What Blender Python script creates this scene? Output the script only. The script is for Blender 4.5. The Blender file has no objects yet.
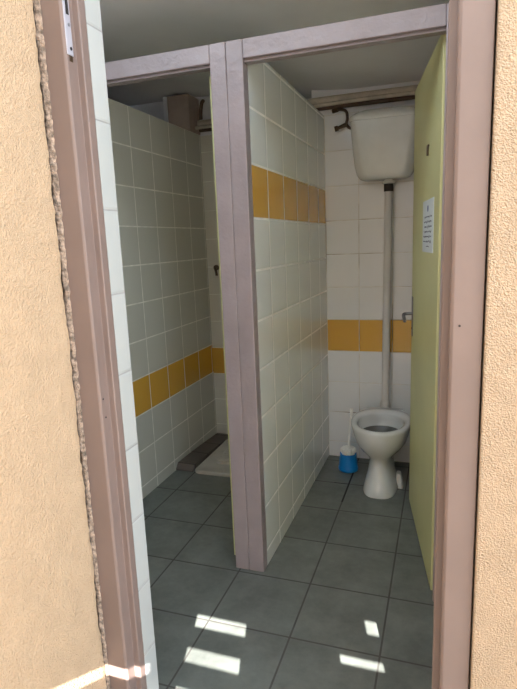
import bpy, bmesh, math, random
from mathutils import Vector, Matrix, noise
random.seed(7)
scene = bpy.context.scene
COL = scene.collection
PI = math.pi

# ------------------------------------------------------------------ materials
def srgb(r, g, b):
    def f(c):
        c /= 255.0
        return c / 12.92 if c <= 0.04045 else ((c + 0.055) / 1.055) ** 2.4
    return (f(r), f(g), f(b), 1.0)

class NT:
    def __init__(s, name):
        s.m = bpy.data.materials.new(name); s.m.use_nodes = True
        s.t = s.m.node_tree; s.n = s.t.nodes; s.l = s.t.links
        s.b = s.n['Principled BSDF']
        s.co = s.n.new('ShaderNodeTexCoord').outputs['Object']
    def math(s, op, a, b=None, c=None, clamp=False):
        n = s.n.new('ShaderNodeMath'); n.operation = op; n.use_clamp = clamp
        for i, v in enumerate((a, b, c)):
            if v is None: continue
            if isinstance(v, (int, float)): n.inputs[i].default_value = v
            else: s.l.new(v, n.inputs[i])
        return n.outputs[0]
    def noise(s, scale, detail=4, rough=.55, co=None):
        n = s.n.new('ShaderNodeTexNoise'); n.inputs['Scale'].default_value = scale
        n.inputs['Detail'].default_value = detail; n.inputs['Roughness'].default_value = rough
        s.l.new(co or s.co, n.inputs['Vector']); return n.outputs['Fac']
    def voro(s, scale, co=None):
        n = s.n.new('ShaderNodeTexVoronoi'); n.inputs['Scale'].default_value = scale
        s.l.new(co or s.co, n.inputs['Vector']); return n.outputs['Distance']
    def mix(s, fac, a, b, mode='MIX'):
        n = s.n.new('ShaderNodeMix'); n.data_type = 'RGBA'; n.blend_type = mode
        for sock, v in ((n.inputs[0], fac), (n.inputs[6], a), (n.inputs[7], b)):
            if isinstance(v, (int, float, tuple)): sock.default_value = v
            else: s.l.new(v, sock)
        return n.outputs[2]
    def ramp(s, fac, lo, hi, a=0.0, b=1.0):
        n = s.n.new('ShaderNodeMapRange'); n.clamp = True
        s.l.new(fac, n.inputs[0])
        for i, v in enumerate((lo, hi, a, b)): n.inputs[i + 1].default_value = v
        return n.outputs[0]
    def bump(s, h, strength=.3, dist=.002, prev=None):
        n = s.n.new('ShaderNodeBump'); n.inputs['Strength'].default_value = strength
        n.inputs['Distance'].default_value = dist; s.l.new(h, n.inputs['Height'])
        if prev is not None: s.l.new(prev, n.inputs['Normal'])
        s.l.new(n.outputs[0], s.b.inputs['Normal']); return n.outputs[0]
    def set(s, color=None, rough=None, metal=None, spec=None, coat=None):
        for key, v in (('Base Color', color), ('Roughness', rough), ('Metallic', metal),
                       ('Specular IOR Level', spec), ('Coat Weight', coat)):
            if v is None: continue
            if isinstance(v, (int, float, tuple)): s.b.inputs[key].default_value = v
            else: s.l.new(v, s.b.inputs[key])

def plain(name, color, rough=.5, metal=0, spec=.5, coat=0, var=.06, vs=9, bumps=0, bs=40, bd=.002):
    n = NT(name)
    f = n.noise(vs)
    dark = tuple(c * (1 - 2 * var) for c in color[:3]) + (1,)
    n.set(n.mix(n.ramp(f, .35, .65), dark, color), rough, metal, spec, coat)
    if bumps: n.bump(n.noise(bs, 5), bumps, bd)
    return n.m

def tile(name, ax, u0, pu, vx, v0, pv, color, grout, gw=.0045, band=None, bandcol=None, rough=.18,
         var=.05, bumpd=.002, stain=.0, cloud=0, spec=.5, grime=None):
    """glazed tiles in straight courses; ax / vx = coordinate axes across and up, u0 / v0 = one joint"""
    n = NT(name)
    sep = n.n.new('ShaderNodeSeparateXYZ'); n.l.new(n.co, sep.inputs[0])
    u = n.math('DIVIDE', n.math('SUBTRACT', sep.outputs[ax], u0), pu)
    v = n.math('DIVIDE', n.math('SUBTRACT', sep.outputs[vx], v0), pv)
    def edge(t, p):
        fr = n.math('FRACT', t)
        d = n.math('MINIMUM', fr, n.math('SUBTRACT', 1.0, fr))
        return n.math('MULTIPLY', d, p)
    d = n.math('MINIMUM', edge(u, pu), edge(v, pv))
    mask = n.ramp(d, gw * .35, gw * .65)
    pill = n.ramp(d, gw * .3, gw * 1.6)
    fu, fv = n.math('FLOOR', u), n.math('FLOOR', v)
    comb = n.n.new('ShaderNodeCombineXYZ'); n.l.new(fu, comb.inputs[0]); n.l.new(fv, comb.inputs[1])
    wn = n.n.new('ShaderNodeTexWhiteNoise'); wn.noise_dimensions = '2D'; n.l.new(comb.outputs[0], wn.inputs['Vector'])
    r = wn.outputs['Value']
    dk = tuple(c * (1 - var) for c in color[:3]) + (1,)
    c = n.mix(r, dk, color)
    if band:
        bdk = tuple(k * (1 - 1.6 * var) for k in bandcol[:3]) + (1,)
        bc = n.mix(r, bdk, bandcol)
        m = n.math('MULTIPLY', n.math('GREATER_THAN', sep.outputs[vx], band[0]), n.math('LESS_THAN', sep.outputs[vx], band[1]))
        c = n.mix(m, c, bc)
    if cloud:
        f = n.noise(5, 6, .65); f2 = n.noise(23, 5, .7)
        ff = n.math('ADD', n.math('MULTIPLY', f, .7), n.math('MULTIPLY', f2, .3))
        lo = tuple(k * (1 - cloud) for k in color[:3]) + (1,)
        hi = tuple(min(1, k * (1 + cloud)) for k in color[:3]) + (1,)
        c2 = n.mix(n.ramp(ff, .38, .62), lo, hi)
        c = n.mix(.75, c, c2)
    g = n.mix(n.ramp(n.noise(14), .35, .65), tuple(k * .8 for k in grout[:3]) + (1,), grout)
    if grime:   # dirt lodged in the joints
        g = n.mix(n.ramp(n.noise(2.1), .52, .64), g, grime)
    n.set(n.mix(mask, g, c), n.math('ADD', n.math('MULTIPLY', n.math('SUBTRACT', 1.0, mask), .5), rough), spec=spec)
    h = n.math('ADD', pill, n.math('MULTIPLY', n.noise(9, 2), .35))
    n.bump(h, .5, bumpd)
    return n.m

M = {}
M['stucco'] = None
def stucco(name, color, scale, dist):
    n = NT(name)
    a = n.noise(scale, 6, .62); b = n.voro(scale * 1.6); c = n.noise(scale * .12, 3)
    d2 = tuple(k * .93 for k in color[:3]) + (1,)
    n.set(n.mix(n.ramp(c, .35, .65), d2, color), .92, spec=.2)
    h = n.math('ADD', a, n.math('MULTIPLY', b, .6))
    n.bump(h, .8, dist)
    return n.m
M['stucco'] = stucco('ochre_stucco', srgb(184, 159, 131), 140, .0055)
M['stucco_coarse'] = stucco('coarse_ochre_stucco', srgb(190, 165, 138), 190, .010)
M['mortar'] = plain('rough_mortar', srgb(172, 150, 132), .95, var=.36, vs=85, bumps=.9, bs=140, bd=.008)
M['frame'] = plain('mauve_brown_paint', srgb(122, 104, 97), .45, var=.05, vs=5, bumps=.35, bs=22, bd=.002)
M['frame2'] = plain('mauve_grey_paint', srgb(152, 140, 142), .30, var=.07, vs=6, bumps=.8, bs=26, bd=.006)
M['door'] = plain('lime_yellow_paint', srgb(208, 207, 152), .42, var=.05, vs=2.5, bumps=.1, bs=12)
M['plaster'] = plain('grey_white_plaster', srgb(226, 228, 232), .85, var=.08, vs=2, bumps=.2, bs=30)
M['ceil'] = plain('ceiling_paint', srgb(226, 227, 230), .7, var=.06, vs=1.5, bumps=.2, bs=3, bd=.01)
M['ceramic'] = plain('white_ceramic', srgb(216, 219, 220), .10, var=.02, coat=.4)
M['ceramic_dull'] = plain('worn_white_ceramic', srgb(190, 184, 172), .35, var=.08)
M['plastic'] = plain('white_plastic', srgb(212, 214, 210), .22, var=.03)
M['pvc'] = plain('white_pvc', srgb(206, 204, 202), .35, var=.04)
M['rubber'] = plain('black_rubber', srgb(48, 40, 36), .6)
M['blue'] = plain('blue_plastic', srgb(18, 128, 205), .3, var=.04)
M['white'] = plain('white_brush', srgb(248, 247, 243), .5, var=.08, vs=60)
M['metal'] = plain('dull_steel', srgb(150, 150, 155), .35, metal=.9, bumps=.15, bs=60)
M['zinc'] = plain('painted_steel_plate', srgb(178, 176, 186), .4, metal=.3, bumps=.2, bs=60)
M['dark'] = plain('dark_cavity', srgb(30, 26, 25), .8)
M['brass'] = plain('tarnished_brass', srgb(96, 78, 58), .45, metal=.7, var=.2, vs=60)
M['pipe_pale'] = plain('pale_painted_pipe', srgb(198, 188, 172), .5, var=.15, vs=14)
M['pipe_dark'] = plain('old_copper_pipe', srgb(104, 84, 70), .5, metal=.3, var=.2, vs=20)
M['box'] = plain('brown_board', srgb(172, 156, 146), .8, var=.1)
M['paper'] = plain('white_paper', srgb(214, 222, 226), .7, var=.02)
M['ink'] = plain('dark_ink', srgb(84, 86, 104), .8)
M['inkblue'] = plain('blue_ink', srgb(70, 84, 150), .8)
M['water'] = plain('bowl_water', srgb(62, 64, 60), .05, var=.05)
M['concrete'] = plain('pale_render', srgb(205, 198, 186), .9, var=.06, vs=3)
M['paving'] = plain('pale_paving', srgb(196, 186, 170), .9, var=.08, vs=3)
WHITE = srgb(214, 216, 204); YEL = srgb(214, 164, 62); GR = srgb(246, 245, 234)
M['floor'] = tile('dark_slate_floor_tile', 0, -.181, .33, 1, 1.67, .33, srgb(104, 108, 103), srgb(82, 80, 76), .007,
                  rough=.36, var=.07, cloud=.30, bumpd=.0012, spec=.4)
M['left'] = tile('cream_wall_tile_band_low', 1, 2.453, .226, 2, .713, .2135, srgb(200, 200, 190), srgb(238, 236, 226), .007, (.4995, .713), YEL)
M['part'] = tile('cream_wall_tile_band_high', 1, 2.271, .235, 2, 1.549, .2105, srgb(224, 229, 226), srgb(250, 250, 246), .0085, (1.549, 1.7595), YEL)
M['back'] = tile('white_wall_tile_band_middle', 0, -.506, .2075, 2, .7335, .2085, srgb(228, 230, 232), srgb(222, 220, 214), .0045,
                 (.7335, .942), YEL, grime=srgb(140, 124, 108))
M['backL'] = tile('white_wall_tile_band_low', 0, -.506, .2045, 2, .690, .2, srgb(218, 214, 202), GR, .005, (.490, .690), YEL)
M['kerb'] = tile('dark_brown_kerb_tile', 0, -.181, .33, 1, 2.95, .2, srgb(88, 78, 72), srgb(52, 46, 42), .006, rough=.4, var=.15, cloud=.2)
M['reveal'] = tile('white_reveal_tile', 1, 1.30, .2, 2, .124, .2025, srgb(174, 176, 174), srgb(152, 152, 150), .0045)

# ------------------------------------------------------------------ geometry helpers
def new(): return bmesh.new()
def box(bm, x0, x1, y0, y1, z0, z1, mi=0):
    r = bmesh.ops.create_cube(bm, size=1)
    for v in r['verts']:
        v.co = Vector(((x0 + x1) / 2 + v.co.x * (x1 - x0), (y0 + y1) / 2 + v.co.y * (y1 - y0), (z0 + z1) / 2 + v.co.z * (z1 - z0)))
    return r['verts']
def loft(bm, rings, cap0=True, cap1=True):
    vs = [[bm.verts.new(p) for p in r] for r in rings]
    n = len(rings[0])
    for a, b in zip(vs, vs[1:]):
        for i in range(n):
            bm.faces.new((a[i], a[(i + 1) % n], b[(i + 1) % n], b[i]))
    if cap0: bm.faces.new(vs[0][::-1])
    if cap1: bm.faces.new(vs[-1])
    return vs
def tube(bm, pts, r, n=14, rs=None):
    pts = [Vector(p) for p in pts]
    rings = []; up = None
    for i, p in enumerate(pts):
        d = ((pts[min(i + 1, len(pts) - 1)] - p).normalized() + (p - pts[max(i - 1, 0)]).normalized()).normalized()
        if up is None: up = d.orthogonal().normalized()
        a = (up - d * up.dot(d)).normalized(); b = d.cross(a); up = a
        rr = rs[i] if rs else r
        rings.append([p + (a * math.cos(2 * PI * k / n) + b * math.sin(2 * PI * k / n)) * rr for k in range(n)])
    loft(bm, rings)
def lathe(bm, prof, c=(0, 0, 0), n=32):
    rings = [[Vector((c[0] + r * math.cos(2 * PI * k / n), c[1] + r * math.sin(2 * PI * k / n), c[2] + z)) for k in range(n)] for r, z in prof]
    loft(bm, rings)
def smooth_path(pts, sub=6):
    """Catmull-Rom"""
    P = [Vector(p) for p in pts]; P = [P[0] * 2 - P[1]] + P + [P[-1] * 2 - P[-2]]
    out = []
    for i in range(1, len(P) - 2):
        for k in range(sub):
            t = k / sub; a, b, c, d = P[i - 1:i + 3]
            out.append(.5 * ((2 * b) + (c - a) * t + (2 * a - 5 * b + 4 * c - d) * t * t + (3 * b - a - 3 * c + d) * t ** 3))
    out.append(P[-2]); return out
def rrect(cx, cy, hx, hy, r, z, n=6):
    pts = []
    for qx, qy, a0 in ((1, 1, 0), (-1, 1, PI / 2), (-1, -1, PI), (1, -1, 3 * PI / 2)):
        for k in range(n + 1):
            a = a0 + PI / 2 * k / n
            pts.append(Vector((cx + qx * (hx - r) + r * math.cos(a), cy + qy * (hy - r) + r * math.sin(a), z)))
    return pts
def egg(cx, yf, yb, hw, z, p=2.3, n=40, flat=0.0):
    """egg outline: pointed rounder end at yf (front), broader at yb"""
    cy = (yf + yb) / 2 + (yb - yf) * .06; pts = []
    for k in range(n):
        a = 2 * PI * k / n; c, s = math.cos(a), math.sin(a)
        x = hw * math.copysign(abs(c) ** (2 / p), c)
        ry = (yb - cy) if s > 0 else (cy - yf)
        pts.append(Vector((cx + x, cy + ry * math.copysign(abs(s) ** (2 / p), s), z)))
    return pts
def obj(name, bm, mats, parent=None, smooth=None, bevel=0, kind=None, label=None, segs=2):
    bmesh.ops.recalc_face_normals(bm, faces=bm.faces)
    me = bpy.data.meshes.new(name); bm.to_mesh(me); bm.free()
    for m in (mats if isinstance(mats, (list, tuple)) else [mats]): me.materials.append(m)
    o = bpy.data.objects.new(name, me); COL.objects.link(o)
    if parent is not None:
        o.parent = parent; o.matrix_parent_inverse = Matrix.Translation(parent.location).inverted() if parent.type == 'EMPTY' else Matrix()
    if smooth is not None:
        for p in me.polygons: p.use_smooth = True
        me.set_sharp_from_angle(angle=math.radians(smooth))
    if bevel:
        b = o.modifiers.new('bevel', 'BEVEL'); b.width = bevel; b.segments = segs; b.limit_method = 'ANGLE'
    if kind: o['kind'] = kind
    if label: o['label'] = label
    return o
def tag(o, label, cat, group=None, kind=None):
    o['label'] = label; o['category'] = cat
    if group: o['group'] = group
    if kind: o['kind'] = kind
    return o
def thing(name, loc, label, cat, group=None, kind=None):
    e = bpy.data.objects.new(name, None); e.location = loc; e.empty_display_size = .1
    COL.objects.link(e); return tag(e, label, cat, group, kind)
def S(name, bm, mat, label, cat, **k):
    return tag(obj(name, bm, mat, **k), label, cat, kind='structure')

# ------------------------------------------------------------------ setting: room shell
bm = new(); box(bm, -3, .4, 1.05, 4.0, -.12, 0)
S('floor', bm, M['floor'], 'dark slate grey square tile floor of the washroom', 'floor')
bm = new(); box(bm, -4, 7, -5, 1.05, -.14, -.02)  # ground out of view, added to bounce light back at the doorway
S('floor_outside', bm, M['paving'], 'unseen pale paving in front of the washroom doorway, added for bounce light', 'ground')

# ceiling: one gently uneven plaster surface
bm = new()
nx, ny = 18, 16
def ceil_z(x, y):
    t = max(0, min(1, (y - 2.0) / 1.45)); s = max(0, min(1, (-.45 - x) / 1.25)); s = s * s * (3 - 2 * s)
    return 2.40 + t * (-.078 * (1 - s) + .06 * s)
g = [[bm.verts.new((-3 + 3.4 * i / nx, 1.8 + 2.2 * j / ny, ceil_z(-3 + 3.4 * i / nx, 1.8 + 2.2 * j / ny))) for j in range(ny + 1)] for i in range(nx + 1)]
for i in range(nx):
    for j in range(ny): bm.faces.new((g[i][j], g[i + 1][j], g[i + 1][j + 1], g[i][j + 1]))
r = bmesh.ops.extrude_face_region(bm, geom=bm.faces[:])
for v in r['geom']:
    if isinstance(v, bmesh.types.BMVert): v.co.z = 3.7
S('ceiling', bm, M['ceil'], 'grey plaster ceiling above the cubicles', 'ceiling', smooth=40)

bm = new(); box(bm, -3.2, .4, 1.05, 1.8, 3.5, 3.7)  # added out of view, raised so sky light reaches the cubicles
S('ceiling_raised_for_light', bm, M['ceil'], 'unseen raised ceiling over the entrance strip, added to let in sky light', 'ceiling')
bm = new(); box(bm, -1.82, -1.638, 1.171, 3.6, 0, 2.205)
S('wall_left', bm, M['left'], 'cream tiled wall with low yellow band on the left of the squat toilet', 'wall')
bm = new(); loft(bm, [[Vector((x, y, z)) for x, y in ((-.852, 2.078), (-.7295, 2.078), (-.715, 3.4), (-.852, 3.4))] for z in (0, 2.195)])
S('wall_middle', bm, M['part'], 'cream tiled partition with high yellow band between the two cubicles', 'wall')
# back wall, right cubicle (tiles + plaster strip) and left cubicle
bm = new(); box(bm, -.79, .1, 3.4, 4.0, 0, 2.2)
wb = S('wall_back', bm, M['back'], 'white tiled back wall with yellow band behind the pedestal toilet', 'wall')
bm = new(); box(bm, -.79, .1, 3.4, 4.0, 2.2, 2.7); obj('plaster_strip', bm, M['plaster'], wb)
bm = new(); box(bm, -3, -.79, 3.6, 4.0, 0, 2.2)
wl = S('wall_rear', bm, M['backL'], 'pale tiled back wall with yellow band behind the squat toilet', 'wall')
bm = new(); box(bm, -3, -.79, 3.6, 4.0, 2.2, 2.7); obj('plaster_strip', bm, M['plaster'], wl)
bm = new(); box(bm, .1, .3, 1.171, 4.0, 0, 3.5)
S('wall_right', bm, M['back'], 'white tiled wall on the right behind the open yellow-green door', 'wall')
bm = new(); box(bm, -3.2, -3, 1.05, 4.0, 0, 3.5)  # added to close the room against leaking light
S('wall_side', bm, M['plaster'], 'plain plaster wall added beyond the left tiled partition to stop light leaks', 'wall')

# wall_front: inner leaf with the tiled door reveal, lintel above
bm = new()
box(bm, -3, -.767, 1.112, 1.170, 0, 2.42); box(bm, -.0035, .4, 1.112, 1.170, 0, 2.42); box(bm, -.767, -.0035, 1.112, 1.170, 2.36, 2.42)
box(bm, -3, -1.75, 1.112, 1.170, 2.42, 3.5); box(bm, .18, .4, 1.112, 1.170, 2.42, 3.5)  # unseen gap over the lintel, added to admit sky light
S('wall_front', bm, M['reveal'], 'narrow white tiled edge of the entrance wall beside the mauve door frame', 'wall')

bm = new(); box(bm, -.516, -.506, 2.76, 3.30, -.004, .0008); box(bm, -.60, -.516, 2.987, 2.994, -.004, .0008)
S('trim_3', bm, M['dark'], 'dark open floor joint leading to the blue brush pot', 'floor joint')

# outside stucco, left: a wall running towards the viewer, its end broken away beside the frame
bm = new()
rows = 260; H = 2.42
prev = None
def edge_y(z):
    n1 = noise.noise(Vector((3.1, 0, z * 7))) * .004 + noise.noise(Vector((9.7, 0, z * 38))) * .0035 + noise.noise(Vector((1.7, 0, z * 120))) * .002
    return 1.039 + n1 * 1.15
SX = -.848
cols = [-4.0, -1.5, -.5, .3, .7, .9, .98]
grid = []
for i in range(rows + 1):
    z = -.02 + (H + .02) * i / rows
    e = edge_y(z)
    row = [bm.verts.new((SX, y, z)) for y in cols]
    row.append(bm.verts.new((SX + .0005, e - .012, z)))
    row.append(bm.verts.new((SX - .0015 + noise.noise(Vector((5, 5, z * 60))) * .001, e, z)))
    row.append(bm.verts.new((-.90, e + noise.noise(Vector((8, 2, z * 50))) * .004, z)))
    row.append(bm.verts.new((-1.05, 1.03, z)))
    row.append(bm.verts.new((-1.05, -4.0, z)))
    grid.append(row)
for a, b in zip(grid, grid[1:]):
    for k in range(len(a)):
        k2 = (k + 1) % len(a)
        bm.faces.new((a[k], a[k2], b[k2], b[k]))
bm.faces.new(grid[0][::-1]); bm.faces.new(grid[-1])
S('wall_outside_left', bm, M['stucco'], 'ochre stucco wall on the far left with a ragged broken edge', 'wall')
# right: stucco face beside the right jamb
bm = new()
box(bm, .0738, 7, 1.042, 1.112, -.02, 2.42); box(bm, .18, 7, 1.042, 1.112, 2.42, 3.3)
bmesh.ops.remove_doubles(bm, verts=bm.verts, dist=1e-5)
S('wall_outside_right', bm, M['stucco_coarse'], 'coarse ochre stucco wall on the far right of the doorway', 'wall', bevel=.004)
bm = new()
box(bm, -3, -1.05, .95, 1.112, -.02, 2.42); box(bm, -1.05, -.87, 1.066, 1.112, -.02, 2.42)
S('wall_outside_core', bm, M['mortar'], 'rough masonry behind the broken stucco edge', 'wall')

# mortar fillet squeezed against the frame, with a dark crack beside the stucco
bm = new()
rows = 420; nc = 9
grid = []
for i in range(rows + 1):
    z = 0 + 2.40 * i / rows
    right = -.8435 + .0065 * max(0, min(1, (z - .7) / 1.25)) + noise.noise(Vector((2, 4, z * 55))) * .0035 + noise.noise(Vector((7, 4, z * 130))) * .002
    left = -.868
    row = []
    for k in range(nc):
        s = k / (nc - 1); x = left + (right - left) * s
        y = 1.0455 + .016 * (abs(s - .62) * 1.5) ** 2 + noise.noise(Vector((x * 140, 3, z * 80))) * .003 + noise.noise(Vector((x * 60, 9, z * 30))) * .002
        if k == nc - 1: y = 1.0505
        if k == 0: y = 1.058
        row.append(bm.verts.new((x, min(y, 1.052) if k else y, z)))
    row.append(bm.verts.new((right, 1.0508, z)))
    row.append(bm.verts.new((left, 1.066, z)))
    grid.append(row)
for a, b in zip(grid, grid[1:]):
    for k in range(len(a)): k2 = (k + 1) % len(a); bm.faces.new((a[k], a[k2], b[k2], b[k]))
bm.faces.new(grid[0][::-1]); bm.faces.new(grid[-1])
S('trim_1', bm, M['mortar'], 'cracked rough mortar joint between left stucco and door frame', 'mortar joint', smooth=60)

# ------------------------------------------------------------------ entrance door frame
fr = thing('door_frame', (-.39, 1.08, 0), 'mauve brown painted metal entrance frame around the doorway', 'door frame', kind='structure')
def prism(bm, prof, z0, z1):
    loft(bm, [[Vector((x, y, z0)) for x, y in prof], [Vector((x, y, z1)) for x, y in prof]])
bm = new(); prism(bm, [(-.866, 1.0525), (-.790, 1.0505), (-.784, 1.054), (-.784, 1.086), (-.769, 1.086), (-.767, 1.088), (-.767, 1.1115), (-.866, 1.1115)], 0, 2.40)
lj = obj('jamb', bm, M['frame'], fr, bevel=.0015)
bm = new(); prism(bm, [(.0705, 1.0525), (.0705, 1.1115), (-.0035, 1.1115), (-.0035, 1.088), (-.0015, 1.086), (.0126, 1.086), (.0126, 1.054), (.0186, 1.0505)], 0, 2.40)
rj = obj('jamb', bm, M['frame'], fr, bevel=.0015)
bm = new(); loft(bm, [[Vector((x, y, z)) for y, z in [(1.0505, 2.40), (1.0505, 2.345), (1.086, 2.345), (1.086, 2.325), (1.1115, 2.325), (1.1115, 2.40)]] for x in (-.784, .0126)])
obj('head', bm, M['frame'], fr, bevel=.0015)
# steel plate with screws on the rebate of the left jamb
bm = new(); box(bm, -.7842, -.7815, 1.0535, 1.074, 1.868, 2.12)
sp = obj('strike_plate', bm, M['zinc'], lj, bevel=.002, label='pale worn steel plate high on the left jamb')
bm = new(); box(bm, -.7817, -.7808, 1.060, 1.069, 1.95, 2.08); obj('keeper_slot', bm, M['dark'], sp)
for z in (1.882, 1.93):
    bm = new(); tube(bm, [(-.7818, 1.066, z), (-.7802, 1.066, z)], .0035); obj('screw', bm, M['metal'] if z > 1.9 else M['dark'], sp)
bm = new(); box(bm, -.7842, -.7835, 1.061, 1.072, 1.856, 1.872); obj('rust_chip', bm, M['brass'], lj)
for z, y in ((1.088, 1.062), (1.04, 1.066)):
    bm = new(); tube(bm, [(-.7845, y, z), (-.7834, y, z)], .0025); obj('screw_hole', bm, M['dark'], lj)
bm = new(); tube(bm, [(.030, 1.052, 1.283), (.030, 1.0495, 1.283)], .0022); obj('screw_hole', bm, M['dark'], rj)

# ------------------------------------------------------------------ cubicle front frame
cf = thing('cubicle_frame', (-.795, 2.05, 0), 'mauve grey painted double door frame across the two cubicle openings', 'door frame', kind='structure')
def post(x0, x1, z0=0, z1=2.196, name='post'):
    bm = new(); box(bm, x0, x1, 2.02, 2.076, z0, z1); return obj(name, bm, M['frame2'], cf, bevel=.004)
post(-.8635, -.7975); post(-.7965, -.7285)
post(-1.636, -1.585); post(-.012, .098)
def header(x0, x1):
    bm = new(); box(bm, x0, x1, 2.0205, 2.0755, 2.127, 2.1955); obj('header', bm, M['frame2'], cf, bevel=.004)
    bm = new(); box(bm, x0, x1, 2.036, 2.074, 2.118, 2.128); obj('door_stop', bm, M['frame2'], cf)
header(-1.585, -.8635); header(-.7285, -.012)

# ------------------------------------------------------------------ yellow-green doors
a = Vector((-.021, 2.081, 0)); b = Vector((-.154, 2.868, 0))
u = (b - a).normalized(); w = Vector((u.y, -u.x, 0))          # w: towards the hidden side
L = (b - a).length
def dpt(s, d, z): return a + u * s + w * d + Vector((0, 0, z))
def dbox(bm, s0, s1, d0, d1, z0, z1):
    loft(bm, [[dpt(s0, d0, z), dpt(s1, d0, z), dpt(s1, d1, z), dpt(s0, d1, z)] for z in (z0, z1)])
bm = new(); dbox(bm, 0, L, 0, .038, .008, 2.142)
d1 = S('door_1', bm, M['door'], 'yellow-green cubicle door standing open beside the pedestal toilet', 'door', bevel=.003)
for z in (.25, 1.05, 1.88):
    bm = new(); tube(bm, [dpt(.004, .046, z - .045), dpt(.004, .046, z + .045)], .007); obj('hinge', bm, M['metal'], d1, smooth=40)
# lever handle on a long backplate
bm = new(); dbox(bm, L - .062, L - .022, -.004, 0, .945, 1.15)
hp = obj('handle_plate', bm, M['metal'], d1, bevel=.003)
bm = new()
tube(bm, smooth_path([dpt(L - .042, -.003, 1.062), dpt(L - .042, -.030, 1.062), dpt(L - .046, -.042, 1.061), dpt(L - .062, -.048, 1.056), dpt(L - .10, -.048, 1.045), dpt(L - .125, -.047, 1.036)]), .0085)
obj('lever', bm, M['metal'], hp, smooth=50)
bm = new(); tube(bm, [dpt(L - .042, -.0035, .985), dpt(L - .042, -.0055, .985)], .006); obj('keyhole', bm, M['dark'], hp)
bm = new(); tube(bm, [dpt(.29, -.0005, 1.812), dpt(.29, -.0055, 1.806), dpt(.29, -.006, 1.770)], .0045)
obj('coat_hook', bm, M['brass'], d1, smooth=50)

bm = new(); box(bm, -.9035, -.8655, 2.101, 2.90, .008, 2.11)
d2 = S('door_2', bm, M['door'], 'edge of the yellow-green door folded back behind the central post', 'door', bevel=.002)

# notice sheet on the open door, with a stamp and lines too small to read
s0, s1, z0, z1 = .126, .424, 1.384, 1.596
bm = new(); dbox(bm, s0, s1, -.0016, -.0002, z0, z1)
nt = tag(obj('notice_sheet', bm, M['paper']), 'white printed notice sheet fixed to the yellow-green door', 'notice')
bm = new(); tube(bm, [dpt((s0 + s1) / 2, -.0016, z1 - .035), dpt((s0 + s1) / 2, -.0022, z1 - .035)], .013, n=20)
obj('stamp', bm, M['inkblue'], nt, label='small round blue stamp')
rnd = random.Random(3)
for k in range(7):
    bm = new(); zz = z1 - .068 - k * .020
    s = s0 + .03 + rnd.random() * .03; end = s1 - .03 - rnd.random() * .05
    if k == 6: s, end = s0 + .11, s1 - .11
    while s < end:
        wl_ = .012 + rnd.random() * .03
        hh = .0014 + rnd.random() * .0014; sl = (rnd.random() - .5) * .010
        e2 = min(end, s + wl_)
        loft(bm, [[dpt(s, d_, zz + sl - hh), dpt(e2, d_, zz - sl - hh), dpt(e2, d_, zz - sl + hh), dpt(s, d_, zz + sl + hh)] for d_ in (-.0021, -.0015)]); s += wl_ + .007
    obj('printed_line', bm, M['ink'], nt)

# ------------------------------------------------------------------ pedestal toilet
TX = -.325
tl = thing('pedestal_toilet', (TX, 3.05, 0), 'white ceramic pedestal toilet without a seat beside the blue brush pot', 'toilet')
bm = new()
sec = [ # z, yfront, yback, halfwidth, p
    (0.000, 2.846, 3.20, .099, 2.8), (0.012, 2.844, 3.20, .101, 2.8), (.05, 2.858, 3.195, .090, 2.6), (.11, 2.880, 3.19, .076, 2.4),
    (.17, 2.892, 3.185, .067, 2.3), (.20, 2.890, 3.185, .069, 2.2), (.225, 2.872, 3.19, .088, 2.15), (.255, 2.845, 3.205, .120, 2.15),
    (.295, 2.815, 3.225, .146, 2.15), (.34, 2.797, 3.24, .161, 2.15), (.378, 2.787, 3.25, .169, 2.15), (.394, 2.783, 3.255, .173, 2.15),
    (.404, 2.783, 3.256, .172, 2.15), (.412, 2.790, 3.250, .165, 2.15), (.413, 2.806, 3.20, .150, 2.15), (.408, 2.824, 3.155, .134, 2.15),
    (.398, 2.828, 3.150, .130, 2.15), (.372, 2.826, 3.152, .131, 2.15), (.34, 2.835, 3.145, .123, 2.1), (.30, 2.865, 3.125, .104, 2.1),
    (.262, 2.905, 3.10, .080, 2.0), (.235, 2.935, 3.085, .055, 2.0)]
loft(bm, [egg(TX, yf, yb, hw, z, p, 48) for z, yf, yb, hw, p in sec])
bowl = obj('bowl', bm, M['ceramic'], tl, smooth=60)
bm = new(); loft(bm, [egg(TX, 2.842, 3.139, .117, .330, 2.1, 48), egg(TX, 2.840, 3.141, .118, .333, 2.1, 48)])
obj('water', bm, M['water'], tl, label='grey standing water in the bowl')
bm = new()
loft(bm, [rrect(TX, 3.215, .075, .034, .03, .34), rrect(TX, 3.214, .10, .038, .035, .375), rrect(TX, 3.214, .118, .040, .03, .395), rrect(TX, 3.214, .118, .040, .03, .407), rrect(TX, 3.214, .112, .036, .028, .412)])
obj('rear_shelf', bm, M['ceramic'], tl, smooth=50)
bm = new(); tube(bm, smooth_path([(TX, 3.17, .14), (TX, 3.25, .13), (TX, 3.33, .115), (TX, 3.396, .11)]), .052, n=20); obj('outlet_pipe', bm, M['pvc'], tl, smooth=50)
bm = new(); loft(bm, [rrect(TX + .112, 3.04, .016, .035, .012, 0), rrect(TX + .106, 3.04, .018, .033, .012, .045), rrect(TX + .100, 3.05, .012, .024, .01, .082)]); obj('side_cover', bm, M['plastic'], tl, smooth=40)

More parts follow.
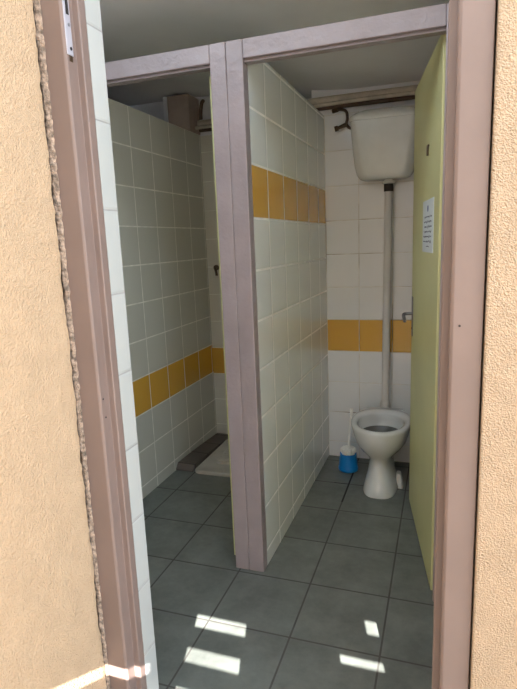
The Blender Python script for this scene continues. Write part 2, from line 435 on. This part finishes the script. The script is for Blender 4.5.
# ------------------------------------------------------------------ high-level cistern with its flush pipe
cs = thing('high_level_cistern', (-.336, 3.30, 1.78), 'white plastic high-level cistern on the back wall above the toilet', 'cistern')
CX, CY = -.338, 3.298
bm = new()
prof = [(1.782, .100, .060, .05), (1.784, .122, .074, .06), (1.793, .143, .083, .06), (1.815, .158, .089, .058), (1.86, .168, .093, .052),
        (1.95, .178, .096, .046), (2.05, .186, .098, .042), (2.105, .190, .0985, .04)]
loft(bm, [rrect(CX, CY, hx, hy, r, z, 8) for z, hx, hy, r in prof])
obj('tank', bm, M['plastic'], cs, smooth=50)
bm = new()
prof = [(2.106, .192, .0995, .042), (2.110, .197, .1005, .044), (2.126, .197, .1005, .044), (2.136, .190, .097, .042), (2.152, .165, .083, .04), (2.165, .125, .062, .035), (2.171, .07, .035, .03)]
loft(bm, [rrect(CX, CY, hx, hy, r, z, 8) for z, hx, hy, r in prof])
obj('lid', bm, M['plastic'], cs, smooth=50)
PX, PY = -.318, 3.30
bm = new(); lathe(bm, [(.030, 1.758), (.038, 1.762), (.038, 1.773), (.026, 1.775), (.026, 1.786)], (PX, PY, 0), 20); obj('outlet_nut', bm, M['plastic'], cs, smooth=40)
bm = new(); lathe(bm, [(.0255, 1.715), (.027, 1.718), (.027, 1.759)], (PX, PY, 0), 20); obj('rubber_collar', bm, M['rubber'], cs, smooth=40, label='dark collar at the top of the flush pipe')
bm = new(); tube(bm, [(PX, PY, 1.718), (PX - .004, PY, 1.2), (PX - .010, PY, .6), (PX - .012, PY, .40)], .0235, n=20)
fp = obj('flush_pipe', bm, M['pvc'], cs, smooth=50, label='long white vertical flush pipe')
bm = new(); lathe(bm, [(.0255, .375), (.032, .38), (.034, .40), (.030, .435), (.0255, .442)], (PX - .012, PY, 0), 20); obj('pipe_boot', bm, M['pvc'], fp, smooth=50)
bm = new(); tube(bm, [(PX - .005, 3.322, 1.02), (PX - .005, 3.397, 1.02)], .006); obj('pipe_clip', bm, M['metal'], fp)

# ------------------------------------------------------------------ pipes along the top of the back wall
GP = 'water pipes under the ceiling'
def pipe(z, yr, yl, r, mat, label, xr=.095, dz=0):
    bm = new()
    tube(bm, smooth_path([(xr, yr, z), (-.35, yr, z + dz), (-.70, yr, z), (-.80, yr + .02, z), (-.90, yl - .03, z), (-1.0, yl, z), (-1.3, yl, z + dz), (-1.628, yl, z)], 8), r, n=14)
    return tag(obj('water_pipe', bm, mat, smooth=60), label, 'pipe', GP)
p1 = pipe(2.272, 3.366, 3.562, .023, M['pipe_pale'], 'thick pale pipe, topmost under the ceiling along the back wall')
p2 = pipe(2.2335, 3.372, 3.574, .0135, M['pipe_dark'], 'thin dark old pipe running just below the thick pale pipe')
p3 = pipe(2.238, 3.318, 3.515, .012, M['pipe_pale'], 'thin pale pipe in front of the dark pipe, above the cistern', dz=.006)
# branch and stop valve feeding the cistern
sv = thing('stop_valve', (-.60, 3.36, 2.12), 'tarnished stop valve and feed tube left of the high cistern', 'valve')
bm = new(); tube(bm, smooth_path([(-.648, 3.384, 2.212), (-.633, 3.376, 2.214), (-.60, 3.37, 2.212), (-.572, 3.365, 2.195), (-.566, 3.362, 2.155), (-.572, 3.36, 2.125), (-.552, 3.35, 2.10), (-.5305, 3.33, 2.095)]), .0085)
obj('feed_tube', bm, M['pipe_dark'], sv, smooth=60)
bm = new(); tube(bm, [(-.658, 3.3855, 2.211), (-.626, 3.3755, 2.214)], .013, n=8); obj('union_nut', bm, M['brass'], sv)
bm = new(); tube(bm, [(-.620, 3.352, 2.106), (-.572, 3.36, 2.122)], .012, rs=[.010, .013]); obj('valve_body', bm, M['brass'], sv, smooth=40)
bm = new(); tube(bm, [(-.640, 3.348, 2.100), (-.620, 3.352, 2.106)], .016, n=10); obj('valve_handle', bm, M['brass'], sv)

# casing in the far left corner, on top of the tiled wall
bx = thing('pipe_casing', (-1.71, 3.50, 2.206), 'brown boxed pipe casing on top of the left tiled wall', 'box')
bm = new(); box(bm, -1.79, -1.632, 3.43, 3.597, 2.206, 2.44); obj('casing', bm, M['box'], bx, bevel=.004)
bm = new(); box(bm, -1.818, -1.791, 3.425, 3.597, 2.206, 2.44); obj('side_batten', bm, M['plaster'], bx)
bm = new(); tube(bm, smooth_path([(-1.60, 3.545, 2.297), (-1.60, 3.545, 2.34), (-1.596, 3.56, 2.40), (-1.594, 3.585, 2.425)]), .012)
tag(obj('vent_pipe', bm, M['pipe_dark'], smooth=60), 'short dark pipe stub rising beside the brown casing', 'pipe')

# ------------------------------------------------------------------ squat toilet in the left cubicle
bm = new()
loft(bm, [[Vector((x, y, z)) for x, z in ((-1.637, 0), (-1.512, 0), (-1.512, zt - .004), (-1.637, zt))] for y, zt in ((2.915, .012), (2.95, .044), (3.25, .034), (3.598, .014))])
box(bm, -1.511, -.855, 3.505, 3.598, 0, .012)
S('trim_2', bm, M['kerb'], 'dark brown tiled kerb along the wall around the squat toilet tray', 'kerb', bevel=.003)
sq = thing('squat_toilet', (-1.21, 3.20, 0), 'white squat toilet tray set in the floor of the left cubicle', 'squat toilet')
bm = new()
QX, QY, HX, HY = -1.209, 3.202, .299, .300
def hole(z, k):
    pts = []
    base = rrect(QX, QY + .03, .07 * k, .20 * k, .069 * k, z, 8)
    return base
loft(bm, [rrect(QX, QY, HX, HY, .05, 0, 8), rrect(QX, QY, HX, HY, .05, .013, 8), rrect(QX, QY, HX - .006, HY - .006, .046, .019, 8),
          rrect(QX, QY, HX - .03, HY - .03, .04, .019, 8), rrect(QX, QY, HX - .038, HY - .038, .035, .015, 8), hole(.013, 1.0), hole(.008, .94), hole(.002, .75)], True, True)
obj('tray', bm, M['ceramic_dull'], sq, smooth=40)
for sx in (-1, 1):
    bm = new()
    loft(bm, [rrect(QX + sx * .155, QY - .02, .055, .13, .04, .0135), rrect(QX + sx * .155, QY - .02, .053, .128, .04, .032), rrect(QX + sx * .155, QY - .02, .047, .122, .036, .036)])
    for k in range(7): box(bm, QX + sx * .155 - .035, QX + sx * .155 + .035, QY - .12 + k * .03, QY - .112 + k * .03, .035, .039)
    obj('footrest', bm, M['ceramic_dull'], sq, smooth=40)
# small dark fitting on the rear wall
fl = thing('wall_fitting', (-1.60, 3.6, 1.27), 'small dark metal fitting on the back wall above the squat toilet', 'fitting')
bm = new(); tube(bm, [(-1.565, 3.5995, 1.285), (-1.565, 3.585, 1.285)], .020, n=16); obj('rose', bm, M['brass'], fl)
bm = new(); tube(bm, smooth_path([(-1.565, 3.586, 1.285), (-1.56, 3.56, 1.28), (-1.55, 3.55, 1.255), (-1.548, 3.552, 1.23)]), .009); obj('hook', bm, M['brass'], fl, smooth=50)

# ------------------------------------------------------------------ brush and holder
BX, BY = -.549, 3.20
bh = thing('toilet_brush_holder', (BX, BY, 0), 'bright blue plastic brush pot on the floor beside the toilet', 'brush holder')
bm = new()
lathe(bm, [(.058, 0), (.062, .004), (.063, .018), (.059, .028), (.057, .06), (.053, .095), (.051, .104), (.053, .108), (.052, .113), (.047, .113), (.046, .10), (.049, .06), (.050, .012)], (BX, BY, 0), 40)
obj('pot', bm, M['blue'], bh, smooth=50)
tb = thing('toilet_brush', (BX, BY, .02), 'white toilet brush with thin handle standing in the blue pot', 'brush')
bm = new()
prof = [(.012, .015), (.030, .03), (.036, .07), (.038, .113), (.045, .121), (.045, .142), (.034, .152), (.012, .156)]
n = 48
loft(bm, [[Vector((BX + r * (1 + .10 * math.cos(12 * 2 * PI * k / n)) * math.cos(2 * PI * k / n), BY + r * (1 + .10 * math.cos(12 * 2 * PI * k / n)) * math.sin(2 * PI * k / n), z)) for k in range(n)] for r, z in prof])
obj('bristles', bm, M['white'], tb, smooth=50)
bm = new(); tube(bm, [(BX + .004, BY, .145), (BX + .006, BY + .002, .20), (BX + .018, BY + .01, .355), (BX + .021, BY + .012, .39), (BX + .022, BY + .012, .405)], .006, rs=[.010, .0075, .0072, .0105, .009])
obj('handle', bm, M['white'], tb, smooth=50)

# ------------------------------------------------------------------ unseen slotted screen, added to shade the doorway and shape the sun stripes
SUN = Vector((-.28, 1.0, -.53))
YS = -2.2
def on_screen(x, y, z=0.0):
    d = y - YS; return (x - SUN.x * d, z - SUN.z * d)
slots = []
def floor_bar(x0, x1, y0, y1):
    xm = (x0 + x1) / 2; ym = (y0 + y1) / 2
    cx, cz = on_screen(xm, ym); hw = (x1 - x0) / 2; hz = -(y1 - y0) / 2 * SUN.z
    slots.append((cx - hw, cx + hw, cz - abs(hz), cz + abs(hz)))
for x, y in ((-.785, 1.663), (-.745, 1.492), (-.705, 1.320)): floor_bar(x - .105, x + .105, y - .037, y + .037)
floor_bar(-.249, -.199, 1.768, 1.848)
floor_bar(-.313, -.160, 1.604, 1.650)
floor_bar(-.27, -.12, 1.435, 1.500)
zz = .318 - SUN.z * (1.05 - YS)
slots.append((-.42, .168, zz - .019, zz + .019))
bm = new()
X0, X1, Z1 = -.99, 1.95, 5.3
xs = sorted({X0, X1, 1.22, *[round(s[0], 4) for s in slots], *[round(s[1], 4) for s in slots]})
zs = sorted({-.02, Z1, 4.25, *[round(s[2], 4) for s in slots], *[round(s[3], 4) for s in slots]})
for i in range(len(xs) - 1):
    for j in range(len(zs) - 1):
        mx, mz = (xs[i] + xs[i + 1]) / 2, (zs[j] + zs[j + 1]) / 2
        if mx > 1.22 and mz > 4.25: continue
        if any(s[0] < mx < s[1] and s[2] < mz < s[3] for s in slots): continue
        q = [bm.verts.new(p) for p in ((xs[i], YS, zs[j]), (xs[i + 1], YS, zs[j]), (xs[i + 1], YS, zs[j + 1]), (xs[i], YS, zs[j + 1]))]
        bm.faces.new(q)
bmesh.ops.remove_doubles(bm, verts=bm.verts, dist=1e-5)
r = bmesh.ops.extrude_face_region(bm, geom=bm.faces[:])
for v in r['geom']:
    if isinstance(v, bmesh.types.BMVert): v.co.y -= .012
S('added_sun_screen', bm, M['concrete'], 'unseen slotted screen added behind the camera to shape the sun stripes', 'wall')

# ------------------------------------------------------------------ light
sun = bpy.data.lights.new('sun', 'SUN'); sun.energy = 38; sun.angle = math.radians(.12); sun.color = (1, .96, .92)
so = bpy.data.objects.new('sun', sun); COL.objects.link(so)
so.rotation_euler = SUN.to_track_quat('-Z', 'Y').to_euler(); so.location = (3, -6, 5)
w_ = bpy.data.worlds.new('sky'); scene.world = w_; w_.use_nodes = True
bg = w_.node_tree.nodes['Background']; bg.inputs[0].default_value = (.78, .89, 1.0, 1); bg.inputs[1].default_value = 4.2

# ------------------------------------------------------------------ camera
R = [[0.94501341, 0.02445687, -0.3261158], [0.3246631, -0.18995828, 0.926558], [-0.03928769, -0.9814875, -0.18745337]]
cam = bpy.data.cameras.new('camera'); co = bpy.data.objects.new('camera', cam); COL.objects.link(co)
m = Matrix.Identity(4)
for i in range(3):
    m[i][0] = R[i][0]; m[i][1] = -R[i][1]; m[i][2] = -R[i][2]
m[2][3] = 1.45
co.matrix_world = m
cam.lens = 532 / 689 * 36; cam.sensor_width = 36; cam.sensor_fit = 'AUTO'; cam.clip_start = .02
scene.camera = co
vs = scene.view_settings
vs.view_transform = 'Standard'; vs.look = 'None'; vs.gamma = 1; vs.exposure = .38
scene.cycles.max_bounces = 12; scene.cycles.diffuse_bounces = 8
